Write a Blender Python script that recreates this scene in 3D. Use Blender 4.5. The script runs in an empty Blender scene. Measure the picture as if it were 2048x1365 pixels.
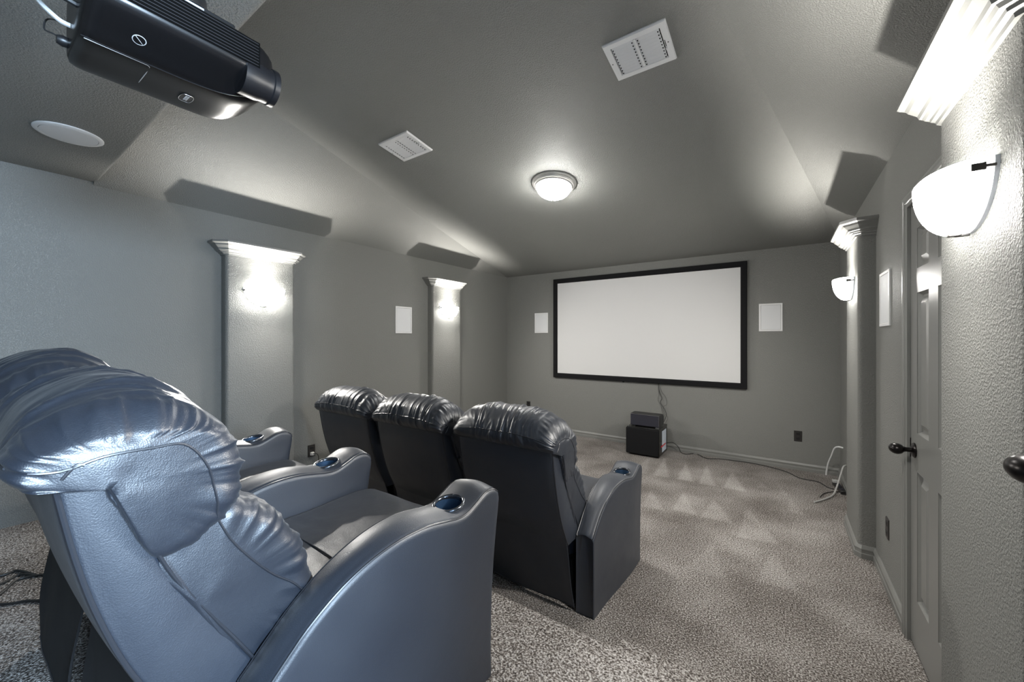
import bpy, bmesh, math, random
from mathutils import Vector, Matrix, noise
from mathutils.bvhtree import BVHTree
random.seed(4)
PI = math.pi
C = bpy.context.scene.collection
sc = bpy.context.scene
# ------------------------------------------------------------------ room measures (metres)
WL, WR, WF, WB = -3.732, 0.501, 5.250, -1.25      # left, right, screen and back walls
H8 = 2.44                                         # wall height
SOF_Z, SOF_Y = 2.462, 0.557                       # low flat ceiling at the back
SL = 0.145                                        # rise of the main ceiling towards the back
CA, CB = 0.2065, 0.221                            # run of the two creases
PLAT, PLAT_Y, STEP_Y, STEP_X = 0.32, 1.367, 1.629, -0.55
EYE = 1.4273
FPX, YAW, CYPX = 777.63, 0.6056, 677.9

# ------------------------------------------------------------------ helpers
def link(o, parent=None):
    C.objects.link(o)
    if parent is not None:
        o.parent = parent
    return o

def obj(name, bm, mat, parent=None, smooth=False, bevel=0.0, seg=2, angle=35):
    bmesh.ops.recalc_face_normals(bm, faces=bm.faces)
    me = bpy.data.meshes.new(name)
    bm.to_mesh(me); bm.free()
    if mat is not None:
        me.materials.append(mat)
    if smooth:
        for p in me.polygons: p.use_smooth = True
        if angle:
            try: me.set_sharp_from_angle(angle=math.radians(angle))
            except Exception: pass
    o = link(bpy.data.objects.new(name, me), parent)
    if bevel:
        md = o.modifiers.new('bevel', 'BEVEL'); md.width = bevel; md.segments = seg
        md.limit_method = 'ANGLE'; md.angle_limit = math.radians(30)
        if not smooth:
            for p in me.polygons: p.use_smooth = True
            try: me.set_sharp_from_angle(angle=math.radians(80))
            except Exception: pass
            md.harden_normals = False
    return o

def tag(o, label, cat, group=None):
    o['label'] = label; o['category'] = cat
    if group: o['group'] = group
    return o

def thing(name, label, cat, loc=(0, 0, 0), rotz=0.0, group=None):
    o = link(bpy.data.objects.new(name, None))
    o.empty_display_size = 0.1
    o.location = loc; o.rotation_euler = (0, 0, rotz)
    return tag(o, label, cat, group)

def struct(name, bm, mat, parent=None, **k):
    o = obj(name, bm, mat, parent, **k)
    if parent is None: o['kind'] = 'structure'
    return o

def B(): return bmesh.new()

def box(bm, x0, x1, y0, y1, z0, z1):
    v = [bm.verts.new(p) for p in ((x0,y0,z0),(x1,y0,z0),(x1,y1,z0),(x0,y1,z0),(x0,y0,z1),(x1,y0,z1),(x1,y1,z1),(x0,y1,z1))]
    for f in ((3,2,1,0),(4,5,6,7),(0,1,5,4),(1,2,6,5),(2,3,7,6),(3,0,4,7)):
        bm.faces.new([v[i] for i in f])
    return v

def poly(bm, pts):
    return bm.faces.new([bm.verts.new(p) for p in pts])

def loft(bm, rings, closed=True, cap0=True, cap1=True):
    vs = [[bm.verts.new(p) for p in r] for r in rings]
    n = len(vs[0])
    for a, b in zip(vs, vs[1:]):
        for i in range(n if closed else n - 1):
            j = (i + 1) % n
            bm.faces.new((a[i], a[j], b[j], b[i]))
    if closed and cap0: bm.faces.new(list(reversed(vs[0])))
    if closed and cap1: bm.faces.new(vs[-1])
    return vs

def lathe(bm, prof, org=(0,0,0), ax=(0,0,1), n=32, a0=0.0, a1=2*PI, ref=None, caps=True):
    ax = Vector(ax).normalized(); org = Vector(org)
    e1 = Vector(ref).normalized() if ref is not None else ax.orthogonal().normalized()
    e2 = ax.cross(e1)
    full = abs(a1 - a0 - 2*PI) < 1e-6
    m = n if full else n + 1
    rings = []
    for r, h in prof:
        rings.append([org + ax*h + (e1*math.cos(a0+(a1-a0)*i/n) + e2*math.sin(a0+(a1-a0)*i/n))*max(r, 1e-5) for i in range(m)])
    loft(bm, rings, closed=full, cap0=caps, cap1=caps)

def catmull(pts, n, closed=False):
    P = [Vector(p) for p in pts]; m = len(P)
    segs = m if closed else m - 1
    dense = []
    for s in range(segs):
        def g(i):
            return P[i % m] if closed else P[max(0, min(m-1, i))]
        p0, p1, p2, p3 = g(s-1), g(s), g(s+1), g(s+2)
        for k in range(12):
            t = k/12
            dense.append(0.5*((2*p1)+(p2-p0)*t+(2*p0-5*p1+4*p2-p3)*t*t+(3*p1-p0-3*p2+p3)*t**3))
    dense.append(P[0].copy() if closed else P[-1].copy())
    L = [0]
    for a, b in zip(dense, dense[1:]): L.append(L[-1] + (b-a).length)
    out = []; k = 0
    cnt = n if closed else n - 1
    for i in range(n):
        d = L[-1]*i/cnt
        while k < len(L)-2 and L[k+1] < d: k += 1
        t = (d-L[k])/max(1e-9, L[k+1]-L[k])
        out.append(dense[k].lerp(dense[k+1], min(1, max(0, t))))
    return out

def tube(bm, pts, r, n=8, smooth_n=None, closed=False):
    P = [Vector(p) for p in pts]
    if smooth_n: P = catmull(P, smooth_n, closed)
    rings = []; nrm = None
    for i, p in enumerate(P):
        if closed: d = P[(i+1) % len(P)] - P[i-1]
        else: d = P[min(i+1, len(P)-1)] - P[max(i-1, 0)]
        if d.length < 1e-9: d = Vector((0, 0, 1))
        d.normalize()
        if nrm is None: nrm = d.orthogonal().normalized()
        nrm = (nrm - d*nrm.dot(d))
        nrm = nrm.normalized() if nrm.length > 1e-6 else d.orthogonal().normalized()
        b = d.cross(nrm)
        rr = r(i/(len(P)-1)) if callable(r) else r
        rings.append([p + (nrm*math.cos(2*PI*k/n) + b*math.sin(2*PI*k/n))*rr for k in range(n)])
    if closed: rings.append(rings[0])
    loft(bm, rings, cap0=not closed, cap1=not closed)

def interp(tab, x):
    if x <= tab[0][0]: return tab[0][1]
    for (a, b), (c, d) in zip(tab, tab[1:]):
        if x <= c: return b + (d-b)*(x-a)/(c-a)
    return tab[-1][1]

def sm(a, b, x):
    t = max(0.0, min(1.0, (x-a)/(b-a))); return t*t*(3-2*t)

# ------------------------------------------------------------------ materials
def mat(name, col=(.5,.5,.5), rough=.5, metal=0.0, spec=.5, emit=None, estr=0.0, coat=0.0):
    m = bpy.data.materials.new(name); m.use_nodes = True
    p = m.node_tree.nodes['Principled BSDF']
    p.inputs['Base Color'].default_value = (*col, 1)
    p.inputs['Roughness'].default_value = rough
    p.inputs['Metallic'].default_value = metal
    p.inputs['Specular IOR Level'].default_value = spec
    p.inputs['Coat Weight'].default_value = coat
    if emit:
        p.inputs['Emission Color'].default_value = (*emit, 1); p.inputs['Emission Strength'].default_value = estr
    return m

def nodes(m): return m.node_tree.nodes, m.node_tree.links, m.node_tree.nodes['Principled BSDF']

def bump_noise(m, scale, dist, strength=1.0, detail=3, rough=.55, kind='noise', scl=None):
    N, Lk, P = nodes(m)
    tc = N.new('ShaderNodeTexCoord'); src = tc.outputs['Object']
    if scl:
        mp = N.new('ShaderNodeMapping'); mp.inputs['Scale'].default_value = scl; Lk.new(src, mp.inputs['Vector']); src = mp.outputs[0]
    t = N.new('ShaderNodeTexNoise'); t.inputs['Scale'].default_value = scale; t.inputs['Detail'].default_value = detail; t.inputs['Roughness'].default_value = rough
    Lk.new(src, t.inputs['Vector'])
    h = t.outputs['Fac']
    if kind == 'knock':
        r = N.new('ShaderNodeValToRGB'); r.color_ramp.elements[0].position = .40; r.color_ramp.elements[1].position = .62
        r.color_ramp.interpolation = 'EASE'; Lk.new(h, r.inputs[0]); h = r.outputs[0]
    b = N.new('ShaderNodeBump'); b.inputs['Strength'].default_value = strength; b.inputs['Distance'].default_value = dist
    Lk.new(h, b.inputs['Height']); Lk.new(b.outputs[0], P.inputs['Normal'])
    return b

PAINT = (.212, .213, .202)
M = {}
M['wall'] = mat('gray_wall_paint', PAINT, .62, spec=.35); bump_noise(M['wall'], 150, .0022, .95, 3.5, .55, 'knock')
M['trim'] = mat('gray_trim_paint', (.19, .191, .182), .34, spec=.5)
M['crown'] = mat('crown_paint', (.19, .191, .182), .36, spec=.5)
M['screen'] = mat('screen_cloth', (.60, .60, .60), .85, spec=.2)
M['velvet'] = mat('black_velvet', (.006, .006, .007), .8, spec=.2)
M['white'] = mat('white_enamel', (.70, .70, .70), .45)
M['grille'] = mat('white_speaker_grille', (.64, .65, .66), .7)
M['dark_plate'] = mat('dark_bronze_plate', (.025, .023, .022), .35)
M['slot'] = mat('black_slot', (.003, .003, .003), .8, spec=.05)
M['black'] = mat('black_plastic', (.012, .012, .013), .38)
M['blackgloss'] = mat('black_gloss_vinyl', (.010, .010, .010), .22)
M['charcoal'] = mat('charcoal_cloth', (.022, .022, .032), .75, spec=.3)
M['proj'] = mat('projector_shell', (.007, .0068, .0075), .27, spec=.5); bump_noise(M['proj'], 900, .0002, .3, 1)
M['projside'] = mat('projector_grille', (.010, .010, .012), .4)
M['slat'] = mat('projector_slat', (.060, .060, .066), .3)
M['silver'] = mat('brushed_silver', (.55, .55, .56), .3, metal=1)
M['printgray'] = mat('pale_print', (.55, .56, .57), .5)
M['lens'] = mat('lens_glass', (.004, .004, .010), .05, coat=1.0)
M['cablew'] = mat('white_cable', (.62, .63, .63), .45)
M['cableg'] = mat('gray_cable', (.36, .36, .35), .5)
M['cableb'] = mat('black_cable', (.012, .012, .012), .5)
M['cablebl'] = mat('dark_blue_cable', (.018, .028, .045), .35)
M['bronze'] = mat('oil_rubbed_bronze', (.016, .014, .014), .3, metal=.75)
M['clip'] = mat('dark_nickel', (.10, .095, .09), .35, metal=.8)
M['nickel'] = mat('gray_metal', (.50, .50, .48), .42, metal=.35)
M['cupmetal'] = mat('blued_steel_cup', (.035, .075, .14), .5, metal=.6)
M['cupring'] = mat('dark_chrome_ring', (.14, .15, .17), .2, metal=.9)
M['paper'] = mat('pale_blue_label', (.55, .62, .72), .5)
M['red'] = mat('red_label_band', (.55, .02, .03), .5)
M['plugw'] = mat('white_plug', (.6, .58, .55), .4)
M['glassplate'] = mat('frosted_back_plate', (.72, .76, .82), .25)
# leather
def leather(name, col, rough, bd=.0009):
    m = mat(name, col, rough, spec=.95)
    N, Lk, P = nodes(m)
    P.inputs['Sheen Weight'].default_value = .035; P.inputs['Sheen Roughness'].default_value = .5
    tc = N.new('ShaderNodeTexCoord')
    n1 = N.new('ShaderNodeTexNoise'); n1.inputs['Scale'].default_value = 5; n1.inputs['Detail'].default_value = 5; n1.inputs['Roughness'].default_value = .6
    n2 = N.new('ShaderNodeTexVoronoi'); n2.inputs['Scale'].default_value = 420
    n3 = N.new('ShaderNodeTexNoise'); n3.inputs['Scale'].default_value = 28; n3.inputs['Detail'].default_value = 4
    for t in (n1, n2, n3): Lk.new(tc.outputs['Object'], t.inputs['Vector'])
    mr = N.new('ShaderNodeMapRange'); mr.inputs['From Min'].default_value = .3; mr.inputs['From Max'].default_value = .7
    mr.inputs['To Min'].default_value = rough-.05; mr.inputs['To Max'].default_value = rough+.08
    Lk.new(n1.outputs['Fac'], mr.inputs['Value']); Lk.new(mr.outputs[0], P.inputs['Roughness'])
    b1 = N.new('ShaderNodeBump'); b1.inputs['Strength'].default_value = .35; b1.inputs['Distance'].default_value = .0006
    Lk.new(n2.outputs['Distance'], b1.inputs['Height'])
    b2 = N.new('ShaderNodeBump'); b2.inputs['Strength'].default_value = .5; b2.inputs['Distance'].default_value = bd*2
    Lk.new(n3.outputs['Fac'], b2.inputs['Height']); Lk.new(b1.outputs[0], b2.inputs['Normal'])
    Lk.new(b2.outputs[0], P.inputs['Normal'])
    return m
M['leather'] = leather('black_leather', (.013, .017, .026), .41)
M['leather_panel'] = leather('black_leather_panel', (.015, .020, .031), .47, .0004)
M['thread'] = mat('seam_piping', (.022, .024, .030), .35)
M['lining_and_shade'] = mat('black_lining_and_shade', (.006, .006, .007), .9)  # lining of the seat bases; also paints the shade on the back row flaps
# carpet
def carpet(name, dark, mid, light, pile=False):
    m = mat(name, mid, .95, spec=.1)
    N, Lk, P = nodes(m)
    tc = N.new('ShaderNodeTexCoord')
    n1 = N.new('ShaderNodeTexNoise'); n1.inputs['Scale'].default_value = 135; n1.inputs['Detail'].default_value = 2.5; n1.inputs['Roughness'].default_value = .7
    n2 = N.new('ShaderNodeTexNoise'); n2.inputs['Scale'].default_value = 2.2; n2.inputs['Detail'].default_value = 4
    v = N.new('ShaderNodeTexVoronoi'); v.inputs['Scale'].default_value = 150
    for t in (n1, n2, v): Lk.new(tc.outputs['Object'], t.inputs['Vector'])
    ad = N.new('ShaderNodeMath'); ad.operation = 'MULTIPLY_ADD'; ad.inputs[1].default_value = .22; ad.inputs[2].default_value = -.11
    Lk.new(n2.outputs['Fac'], ad.inputs[0])
    a2 = N.new('ShaderNodeMath'); a2.operation = 'ADD'; Lk.new(n1.outputs['Fac'], a2.inputs[0]); Lk.new(ad.outputs[0], a2.inputs[1])
    fac = a2.outputs[0]
    if pile:
        at = N.new('ShaderNodeAttribute'); at.attribute_name = 'pile'
        a3 = N.new('ShaderNodeMath'); a3.operation = 'MULTIPLY_ADD'; a3.inputs[1].default_value = .05
        Lk.new(at.outputs['Fac'], a3.inputs[0]); Lk.new(fac, a3.inputs[2]); fac = a3.outputs[0]
    r = N.new('ShaderNodeValToRGB'); e = r.color_ramp.elements
    e[0].position = .39; e[0].color = (*dark, 1); e[1].position = .635; e[1].color = (*light, 1)
    k = e.new(.5); k.color = (*mid, 1)
    Lk.new(fac, r.inputs[0]); Lk.new(r.outputs[0], P.inputs['Base Color'])
    b = N.new('ShaderNodeBump'); b.inputs['Strength'].default_value = .9; b.inputs['Distance'].default_value = .006
    mx = N.new('ShaderNodeMath'); mx.operation = 'SUBTRACT'; Lk.new(n1.outputs['Fac'], mx.inputs[0]); Lk.new(v.outputs['Distance'], mx.inputs[1])
    Lk.new(mx.outputs[0], b.inputs['Height']); Lk.new(b.outputs[0], P.inputs['Normal'])
    return m
M['carpet'] = carpet('brown_gray_carpet', (.046, .039, .035), (.188, .168, .153), (.52, .50, .48), True)
M['carpet_plat'] = M['carpet']
# lamp glass
M['bowl'] = mat('lit_white_glass', (.85, .85, .85), .3, emit=(1.0, .975, .93), estr=22.0)
M['bowl_in'] = mat('bowl_inside_glass', (.8, .8, .78), .4, emit=(1.0, .97, .92), estr=1.6)
M['dome'] = mat('lit_dome_glass', (.85, .85, .85), .3, emit=(1.0, .985, .95), estr=36.0)

# ------------------------------------------------------------------ the setting
def pt_floor(x, y, z=0.0):
    """point where a picture ray of the survey meets the height z (used to survey small things lying on the floor)"""
    u, w = (x-1024)/FPX, (y-CYPX)/FPX
    c, s = math.cos(YAW), math.sin(YAW)
    t = (EYE-z)/w
    return Vector(((u*c-s)*t, (u*s+c)*t, z))

# floor with the marks a vacuum cleaner left in the pile
TRI = [[(-1.146,4.853),(-1.098,4.183),(-.943,4.202)],[(-.904,4.837),(-.87,4.2),(-.724,4.218)],[(-.688,4.857),(-.669,4.19),(-.523,4.213)],
       [(-.436,4.791),(-.454,4.214),(-.27,4.223)],[(-1.003,3.75),(-.99,3.35),(-.80,3.38)],[(-.747,3.88),(-.75,3.42),(-.56,3.44)],
       [(-.493,3.876),(-.53,3.42),(-.30,3.44)],[(-.235,3.83),(-.26,3.22),(-.01,3.27)],[(-.16,4.60),(-.20,4.40),(-.10,4.43)],[(-.02,4.62),(-.01,4.35),(.06,4.30)],
       [(.06,4.30),(.05,3.95),(.16,3.92)],[(-1.30,4.80),(-1.33,4.15),(-1.17,4.18)],[(-1.24,3.75),(-1.28,3.3),(-1.07,3.33)],[(-.05,3.1),(-.12,2.7),(.10,2.72)],[(-.40,3.0),(-.5,2.6),(-.26,2.62)]]
def in_tri(px, py):
    best = 0.0
    for k, (a, b, c) in enumerate(TRI):
        def sg(p, q): return (q[0]-p[0])*(py-p[1]) - (q[1]-p[1])*(px-p[0])
        d = [sg(a,b)/math.dist(a,b), sg(b,c)/math.dist(b,c), sg(c,a)/math.dist(c,a)]
        ins = min(d) if sum(d) > 0 and min(d) > -1 else -1
        if sg(a,b)+sg(b,c)+sg(c,a) < 0: ins = -max(d)
        # fade towards the base of the stroke
        v = sm(-.012, .012, ins)*(1.0 if k < 4 else .75 if k < 8 else .55)
        best = max(best, v)
    return best
bm = B()
lay = bm.verts.layers.float.new('pile')
xs = [WL-.1, -2.6, -1.6] + [-1.5+.02*i for i in range(90)] + [WR+.1]
ys = [WB-.1, 1.0, 2.2, 2.5] + [2.52+.02*i for i in range(125)] + [WF+.1]
gv = [[bm.verts.new((x, y, 0)) for x in xs] for y in ys]
for j in range(len(ys)-1):
    for i in range(len(xs)-1):
        bm.faces.new((gv[j][i], gv[j][i+1], gv[j+1][i+1], gv[j+1][i]))
for row in gv:
    for v in row: v[lay] = in_tri(v.co.x, v.co.y) if v.co.y > 2.4 and -1.5 < v.co.x < .3 else 0.0
struct('floor', bm, M['carpet'])
def rounded_slab(x0, x1, y0, y1, z0, z1, r=.025, n=5):
    """carpeted step: front (y1) nosing rounded"""
    bm = B(); prof = [(y0, z0), (y0, z1)]
    for i in range(n+1):
        a = PI/2*(1-i/n); prof.append((y1-r+r*math.cos(a), z1-r+r*math.sin(a)))
    prof.append((y1, z0))
    loft(bm, [[(x, y, z) for y, z in prof] for x in (x0, x1)])
    return bm
struct('floor_platform', rounded_slab(WL-.02, WR+.02, WB-.05, PLAT_Y, -.01, PLAT), M['carpet_plat'], smooth=True, angle=50)
struct('floor_step', rounded_slab(STEP_X, WR+.02, PLAT_Y-.03, STEP_Y, -.01, PLAT/2), M['carpet_plat'], smooth=True, angle=50)

def wallbox(name, *b):
    bm = B()
    for q in b: box(bm, *q)
    return struct(name, bm, M['wall'])
T = .12
TOP = 3.6
wallbox('wall_left', (WL-T, WL, WB-T, WF+T, -.05, H8+.04))
wallbox('wall_front', (WL-T, WR+T, WF, WF+T, -.05, H8+.04))
D1 = (1.925, 2.585, 2.05)           # closet door opening along the right wall
D2 = (-.425, .345, PLAT+2.05)       # entrance door opening
wallbox('wall_right', (WR, WR+T, D1[1], WF+T, -.05, H8+.04), (WR, WR+T, D2[1], D1[0], -.05, H8+.04), (WR, WR+T, WB-T, D2[0], -.05, H8+.04),
        (WR, WR+T, D1[0], D1[1], D1[2], H8+.04), (WR, WR+T, D2[0], D2[1], D2[2], H8+.04), (WR, WR+T, D2[0], D2[1], -.05, PLAT))
wallbox('wall_back', (WL-T, WR+T, WB-T, WB, -.05, SOF_Z+.05))
# ceiling: three slopes meeting in two creases, plus the low flat part behind
def zc(y): return H8 + SL*(WF-y)
yb = SOF_Y-.02
lx = WL + CA*(WF-yb); rx = WR - CB*(WF-yb)
bm = B(); poly(bm, [(WL, WF, H8), (WR, WF, H8), (rx, yb, zc(yb)), (lx, yb, zc(yb))])
poly(bm, [(WL, WF, H8), (lx, yb, zc(yb)), (WL, yb, H8)])
poly(bm, [(WR, WF, H8), (WR, yb, H8), (rx, yb, zc(yb))])
bmesh.ops.remove_doubles(bm, verts=bm.verts, dist=1e-5)
r = bmesh.ops.extrude_face_region(bm, geom=list(bm.faces))
for v in [e for e in r['geom'] if isinstance(e, bmesh.types.BMVert)]: v.co.z += .15
struct('ceiling', bm, M['wall'])
bm = B(); prof = [(WB, TOP-.2), (WB, SOF_Z)]
for i in range(9):
    a = PI/2*i/8; prof.append((SOF_Y-.020+.020*math.sin(a), SOF_Z+.020-.020*math.cos(a)))
prof.append((SOF_Y, TOP-.2))
loft(bm, [[(x, y, z) for y, z in prof] for x in (WL, WR)])
struct('ceiling_soffit', bm, M['wall'], smooth=True, angle=40)

# baseboards: stepped profile swept along a line
BB = [(0, 0), (.016, 0), (.016, .030), (.012, .034), (.012, .052), (.015, .055), (.015, .062), (.008, .078), (.004, .082), (0, .082)]
def baseboard(name, a, b, nrm, zb=0.0, parent=None, m=None):
    bm = B(); a = Vector((*a, zb)); b = Vector((*b, zb)); n = Vector((*nrm, 0))
    loft(bm, [[q + n*o + Vector((0, 0, z)) for o, z in BB] for q in (a, b)])
    return struct(name, bm, m or M['trim'], parent)
baseboard('baseboard_front', (WL, WF), (WR, WF), (0, -1))
baseboard('baseboard_left', (WL, PLAT_Y), (WL, WF), (1, 0))
bm = B()
for y0, y1 in ((2.640, 3.385), (3.92, WF)):
    loft(bm, [[Vector((WR-o, y, z)) for o, z in BB] for y in (y0, y1)])
struct('baseboard_right', bm, M['trim'])
baseboard('baseboard_back', (WL, WB), (WR, WB), (0, 1), PLAT)

# pilasters with bullnose corners, crown caps and plinths
DEP = .089
def foot(hy, o=0.0, c=.022):
    t = .4142*o
    return [(0, -hy-o), (DEP-c+t, -hy-o), (DEP+o, -hy+c-t), (DEP+o, hy-c+t), (DEP-c+t, hy+o), (0, hy+o)]
def foot_round(hy, c=.024, n=6):
    out = [(0, -hy)]
    for i in range(n+1):
        a = -PI/2 + PI/2*i/n; out.append((DEP-c+c*math.cos(a), -hy+c+c*math.sin(a)))
    for i in range(n+1):
        a = PI/2*i/n; out.append((DEP-c+c*math.cos(a), hy-c+c*math.sin(a)))
    out.append((0, hy)); return out
CROWN = [(0, 2.100), (.010, 2.100), (.012, 2.110), (.022, 2.114), (.024, 2.122), (.034, 2.124), (.040, 2.133), (.046, 2.135), (.050, 2.146),
         (.060, 2.156), (.070, 2.166), (.077, 2.178), (.082, 2.180), (.090, 2.184), (.094, 2.188), (.094, 2.202), (0, 2.202)]
def pilaster(i, side, yc, hy, cut=None):
    sx = 1 if side == 'left' else -1
    x0 = WL if side == 'left' else WR
    def W(p, z): return (x0 + sx*p[0], yc + p[1], z)
    bm = B(); f = foot_round(hy)
    loft(bm, [[W(p, z) for p in f] for z in (0, 2.202)])
    o = struct('trim_%d' % i, bm, M['wall'], smooth=True, angle=40)
    bm = B(); loft(bm, [[W(p, z) for p in foot(hy, q)] for q, z in CROWN], cap0=True, cap1=True)
    obj('crown_moulding', bm, M['crown'], o)
    bm = B(); loft(bm, [[W(p, z) for p in foot(hy, q)] for q, z in BB])
    obj('plinth', bm, M['trim'], o)
    return o
PIL = [('left', 1.518, .2675), ('left', 3.755, .265), ('right', 3.652, .268), ('right', 1.518, .2675)]
for i, (s, yc, hy) in enumerate(PIL): pilaster(i+1, s, yc, hy)

# ------------------------------------------------------------------ doors
def door_leaf(bm, w, h):
    """six-panel leaf in local coordinates: x across 0..w, y thickness (front face at y=0, going +y), z up"""
    t = .035; d = .017; st = .100; mu = .118
    box(bm, 0, w, d, t, 0, h)
    zs = [(.23, .815), (.99, 1.625), (1.735, 1.915)]
    pw = (w-2*st-mu)/2
    cols = [(st, st+pw), (st+pw+mu, w-st)]
    box(bm, 0, st, 0, d, 0, h); box(bm, w-st, w, 0, d, 0, h); [box(bm, st+pw, st+pw+mu, 0, d, z0, z1) for z0, z1 in zs]
    ed = [0] + [v for z in zs for v in z] + [h]
    for k in range(0, len(ed), 2): box(bm, st, w-st, 0, d, ed[k], ed[k+1])
    for z0, z1 in zs:
        for x0, x1 in cols:
            # moulded slope then raised field
            for (a, ya, b, yb2) in ((.0, .002, .012, d),):
                loft(bm, [[(x0+a, ya, z0+a), (x1-a, ya, z0+a), (x1-a, ya, z1-a), (x0+a, ya, z1-a)], [(x0+b, yb2, z0+b), (x1-b, yb2, z0+b), (x1-b, yb2, z1-b), (x0+b, yb2, z1-b)]], cap0=False, cap1=False)
            a, b = .022, .048
            loft(bm, [[(x0+a, d, z0+a), (x1-a, d, z0+a), (x1-a, d, z1-a), (x0+a, d, z1-a)], [(x0+b, .003, z0+b), (x1-b, .003, z0+b), (x1-b, .003, z1-b), (x0+b, .003, z1-b)]], cap0=False)
def knob(parent, p, n, t, sc_=1.0):
    """egg knob with rosette; p on the leaf face, n outwards, t along the leaf"""
    p, n, t = Vector(p), Vector(n).normalized(), Vector(t).normalized()
    bm = B(); lathe(bm, [(0, .0), (.034, .0), (.034, .004), (.028, .009), (.016, .013), (0, .013)], p, n, 28)
    k = obj('door_knob', bm, M['bronze'], parent, smooth=True)
    bm = B(); lathe(bm, [(.0, .010), (.011, .010), (.010, .03), (.013, .036), (0, .036)], p, n, 20)
    obj('knob_stem', bm, M['bronze'], k, smooth=True)
    bm = B(); c = p + n*.062
    up = n.cross(t)
    rings = []
    for i in range(1, 20):
        a = PI*i/20
        r = math.sin(a)*(1.0 + .12*math.cos(a))
        rings.append([c + t*(-math.cos(a)*.036) + (n*math.cos(2*PI*k2/28)*.027 + up*math.sin(2*PI*k2/28)*.0245)*r for k2 in range(28)])
    loft(bm, rings)
    obj('knob_egg', bm, M['bronze'], k, smooth=True)
    return k
bm = B(); door_leaf(bm, D1[1]-D1[0]-.006, D1[2]-.012)
LEAFX = WR + .003
# local x runs from the latch side (far, y high) to the hinge side
for v in bm.verts:
    x, y, z = v.co; v.co = (LEAFX + y, D1[1]-.003 - x, z + .010)
door1 = struct('door_1', bm, M['trim'])
knob(door1, (LEAFX, D1[1]-.068, .915), (-1, 0, 0), (0, 1, 0))
bm = B(); box(bm, LEAFX-.003, LEAFX+.03, D1[1]-.004, D1[1]-.001, .87, .96)
obj('latch_plate', bm, M['bronze'], door1)
def casing(y0, y1, z1, zb, parent):
    """moulded casing round an opening in the right wall plus jamb"""
    CP = [(0, 0), (.010, .0), (.012, .005), (.012, .017), (.016, .020), (.016, .036), (.019, .040), (.019, .050), (.012, .054), (0, .054)]
    bm = B()
    path = [((y1, zb), (1, 0)), ((y1, z1), (1, 1)), ((y0, z1), (-1, 1)), ((y0, zb), (-1, 0))]
    loft(bm, [[(WR-o, y + d[0]*w, z + d[1]*w) for o, w in CP] for (y, z), d in path])
    c = obj('casing', bm, M['trim'], parent)
    bm = B()
    box(bm, WR, WR+T, y1-.001, y1+.015, zb, z1); box(bm, WR, WR+T, y0-.015, y0+.001, zb, z1); box(bm, WR, WR+T, y0, y1, z1-.001, z1+.015)
    box(bm, LEAFX+.036, LEAFX+.05, y1-.012, y1, zb, z1)
    obj('jamb', bm, M['trim'], parent)
casing(D1[0], D1[1], D1[2], 0.0, door1)
# entrance door, swung fully open against the wall beside the doorway
bm = B(); door_leaf(bm, .76, 2.03)
hg = Vector((WR-.004, .352, PLAT+.012)); e = Vector((-.135, .991, 0)).normalized(); n_ = Vector((-e.y, e.x, 0))
for v in bm.verts:
    x, y, z = v.co; v.co = hg + e*(.76-x) - n_*y + Vector((0, 0, z))
door2 = struct('door_2', bm, M['trim'])
kp = hg + e*.693; kp.z = PLAT + .888
knob(door2, kp, n_, e)
bm = B(); box(bm, WR, WR+.018, D2[0]-.015, D2[0], PLAT, D2[2]); box(bm, WR, WR+T, D2[1], D2[1]+.012, PLAT, D2[2])
obj('jamb', bm, M['trim'], door2)
# hallway beyond the open doorway (only its light is seen)
bm = B()
HX = WR+T
box(bm, 2.6, 2.7, -1.6, 1.7, 0, 2.9); box(bm, HX, 2.6, -1.6, -1.5, 0, 2.9); box(bm, HX, 2.6, 1.6, 1.7, 0, 2.9)
box(bm, HX, 2.6, -1.5, 1.6, PLAT-.1, PLAT); box(bm, HX, 2.6, -1.5, 1.6, 2.8, 2.9); box(bm, HX-.02, HX, -1.5, 1.6, H8+.04, 2.9)
hall = struct('wall_hallway', bm, mat('pale_hall_paint', (.62, .64, .67), .7))

# ------------------------------------------------------------------ screen, speakers, plates
def plate_frame(y, x0, x1, z0, z1): pass
ft, fb, fl, fr = 2.3253, .8448, -2.8473, -.3228
scr = thing('projection_screen', 'wide white projection screen in a black velvet frame on the far wall', 'screen', ((fl+fr)/2, WF, (ft+fb)/2))
hw, hh = (fr-fl)/2, (ft-fb)/2
bm = B()
FP = [(0, -.001), (.0, -.036), (.006, -.040), (.050, -.040), (.066, -.024), (.066, -.001)]
ring = []
loft(bm, [[(sx*(hw-o), y, sz*(hh-o)) for o, y in FP] for sx, sz in ((-1,-1),(1,-1),(1,1),(-1,1),(-1,-1))], cap0=False, cap1=False)
bmesh.ops.remove_doubles(bm, verts=bm.verts, dist=1e-5)
obj('frame', bm, M['velvet'], scr)
bm = B(); box(bm, -hw+.06, hw-.06, -.022, -.006, -hh+.06, hh-.06)
obj('screen_surface', bm, M['screen'], scr)
bm = B(); box(bm, -.20, -.18, -.02, -.002, -hh-.012, -hh+.004)
obj('wall_bracket', bm, M['velvet'], scr)

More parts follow.
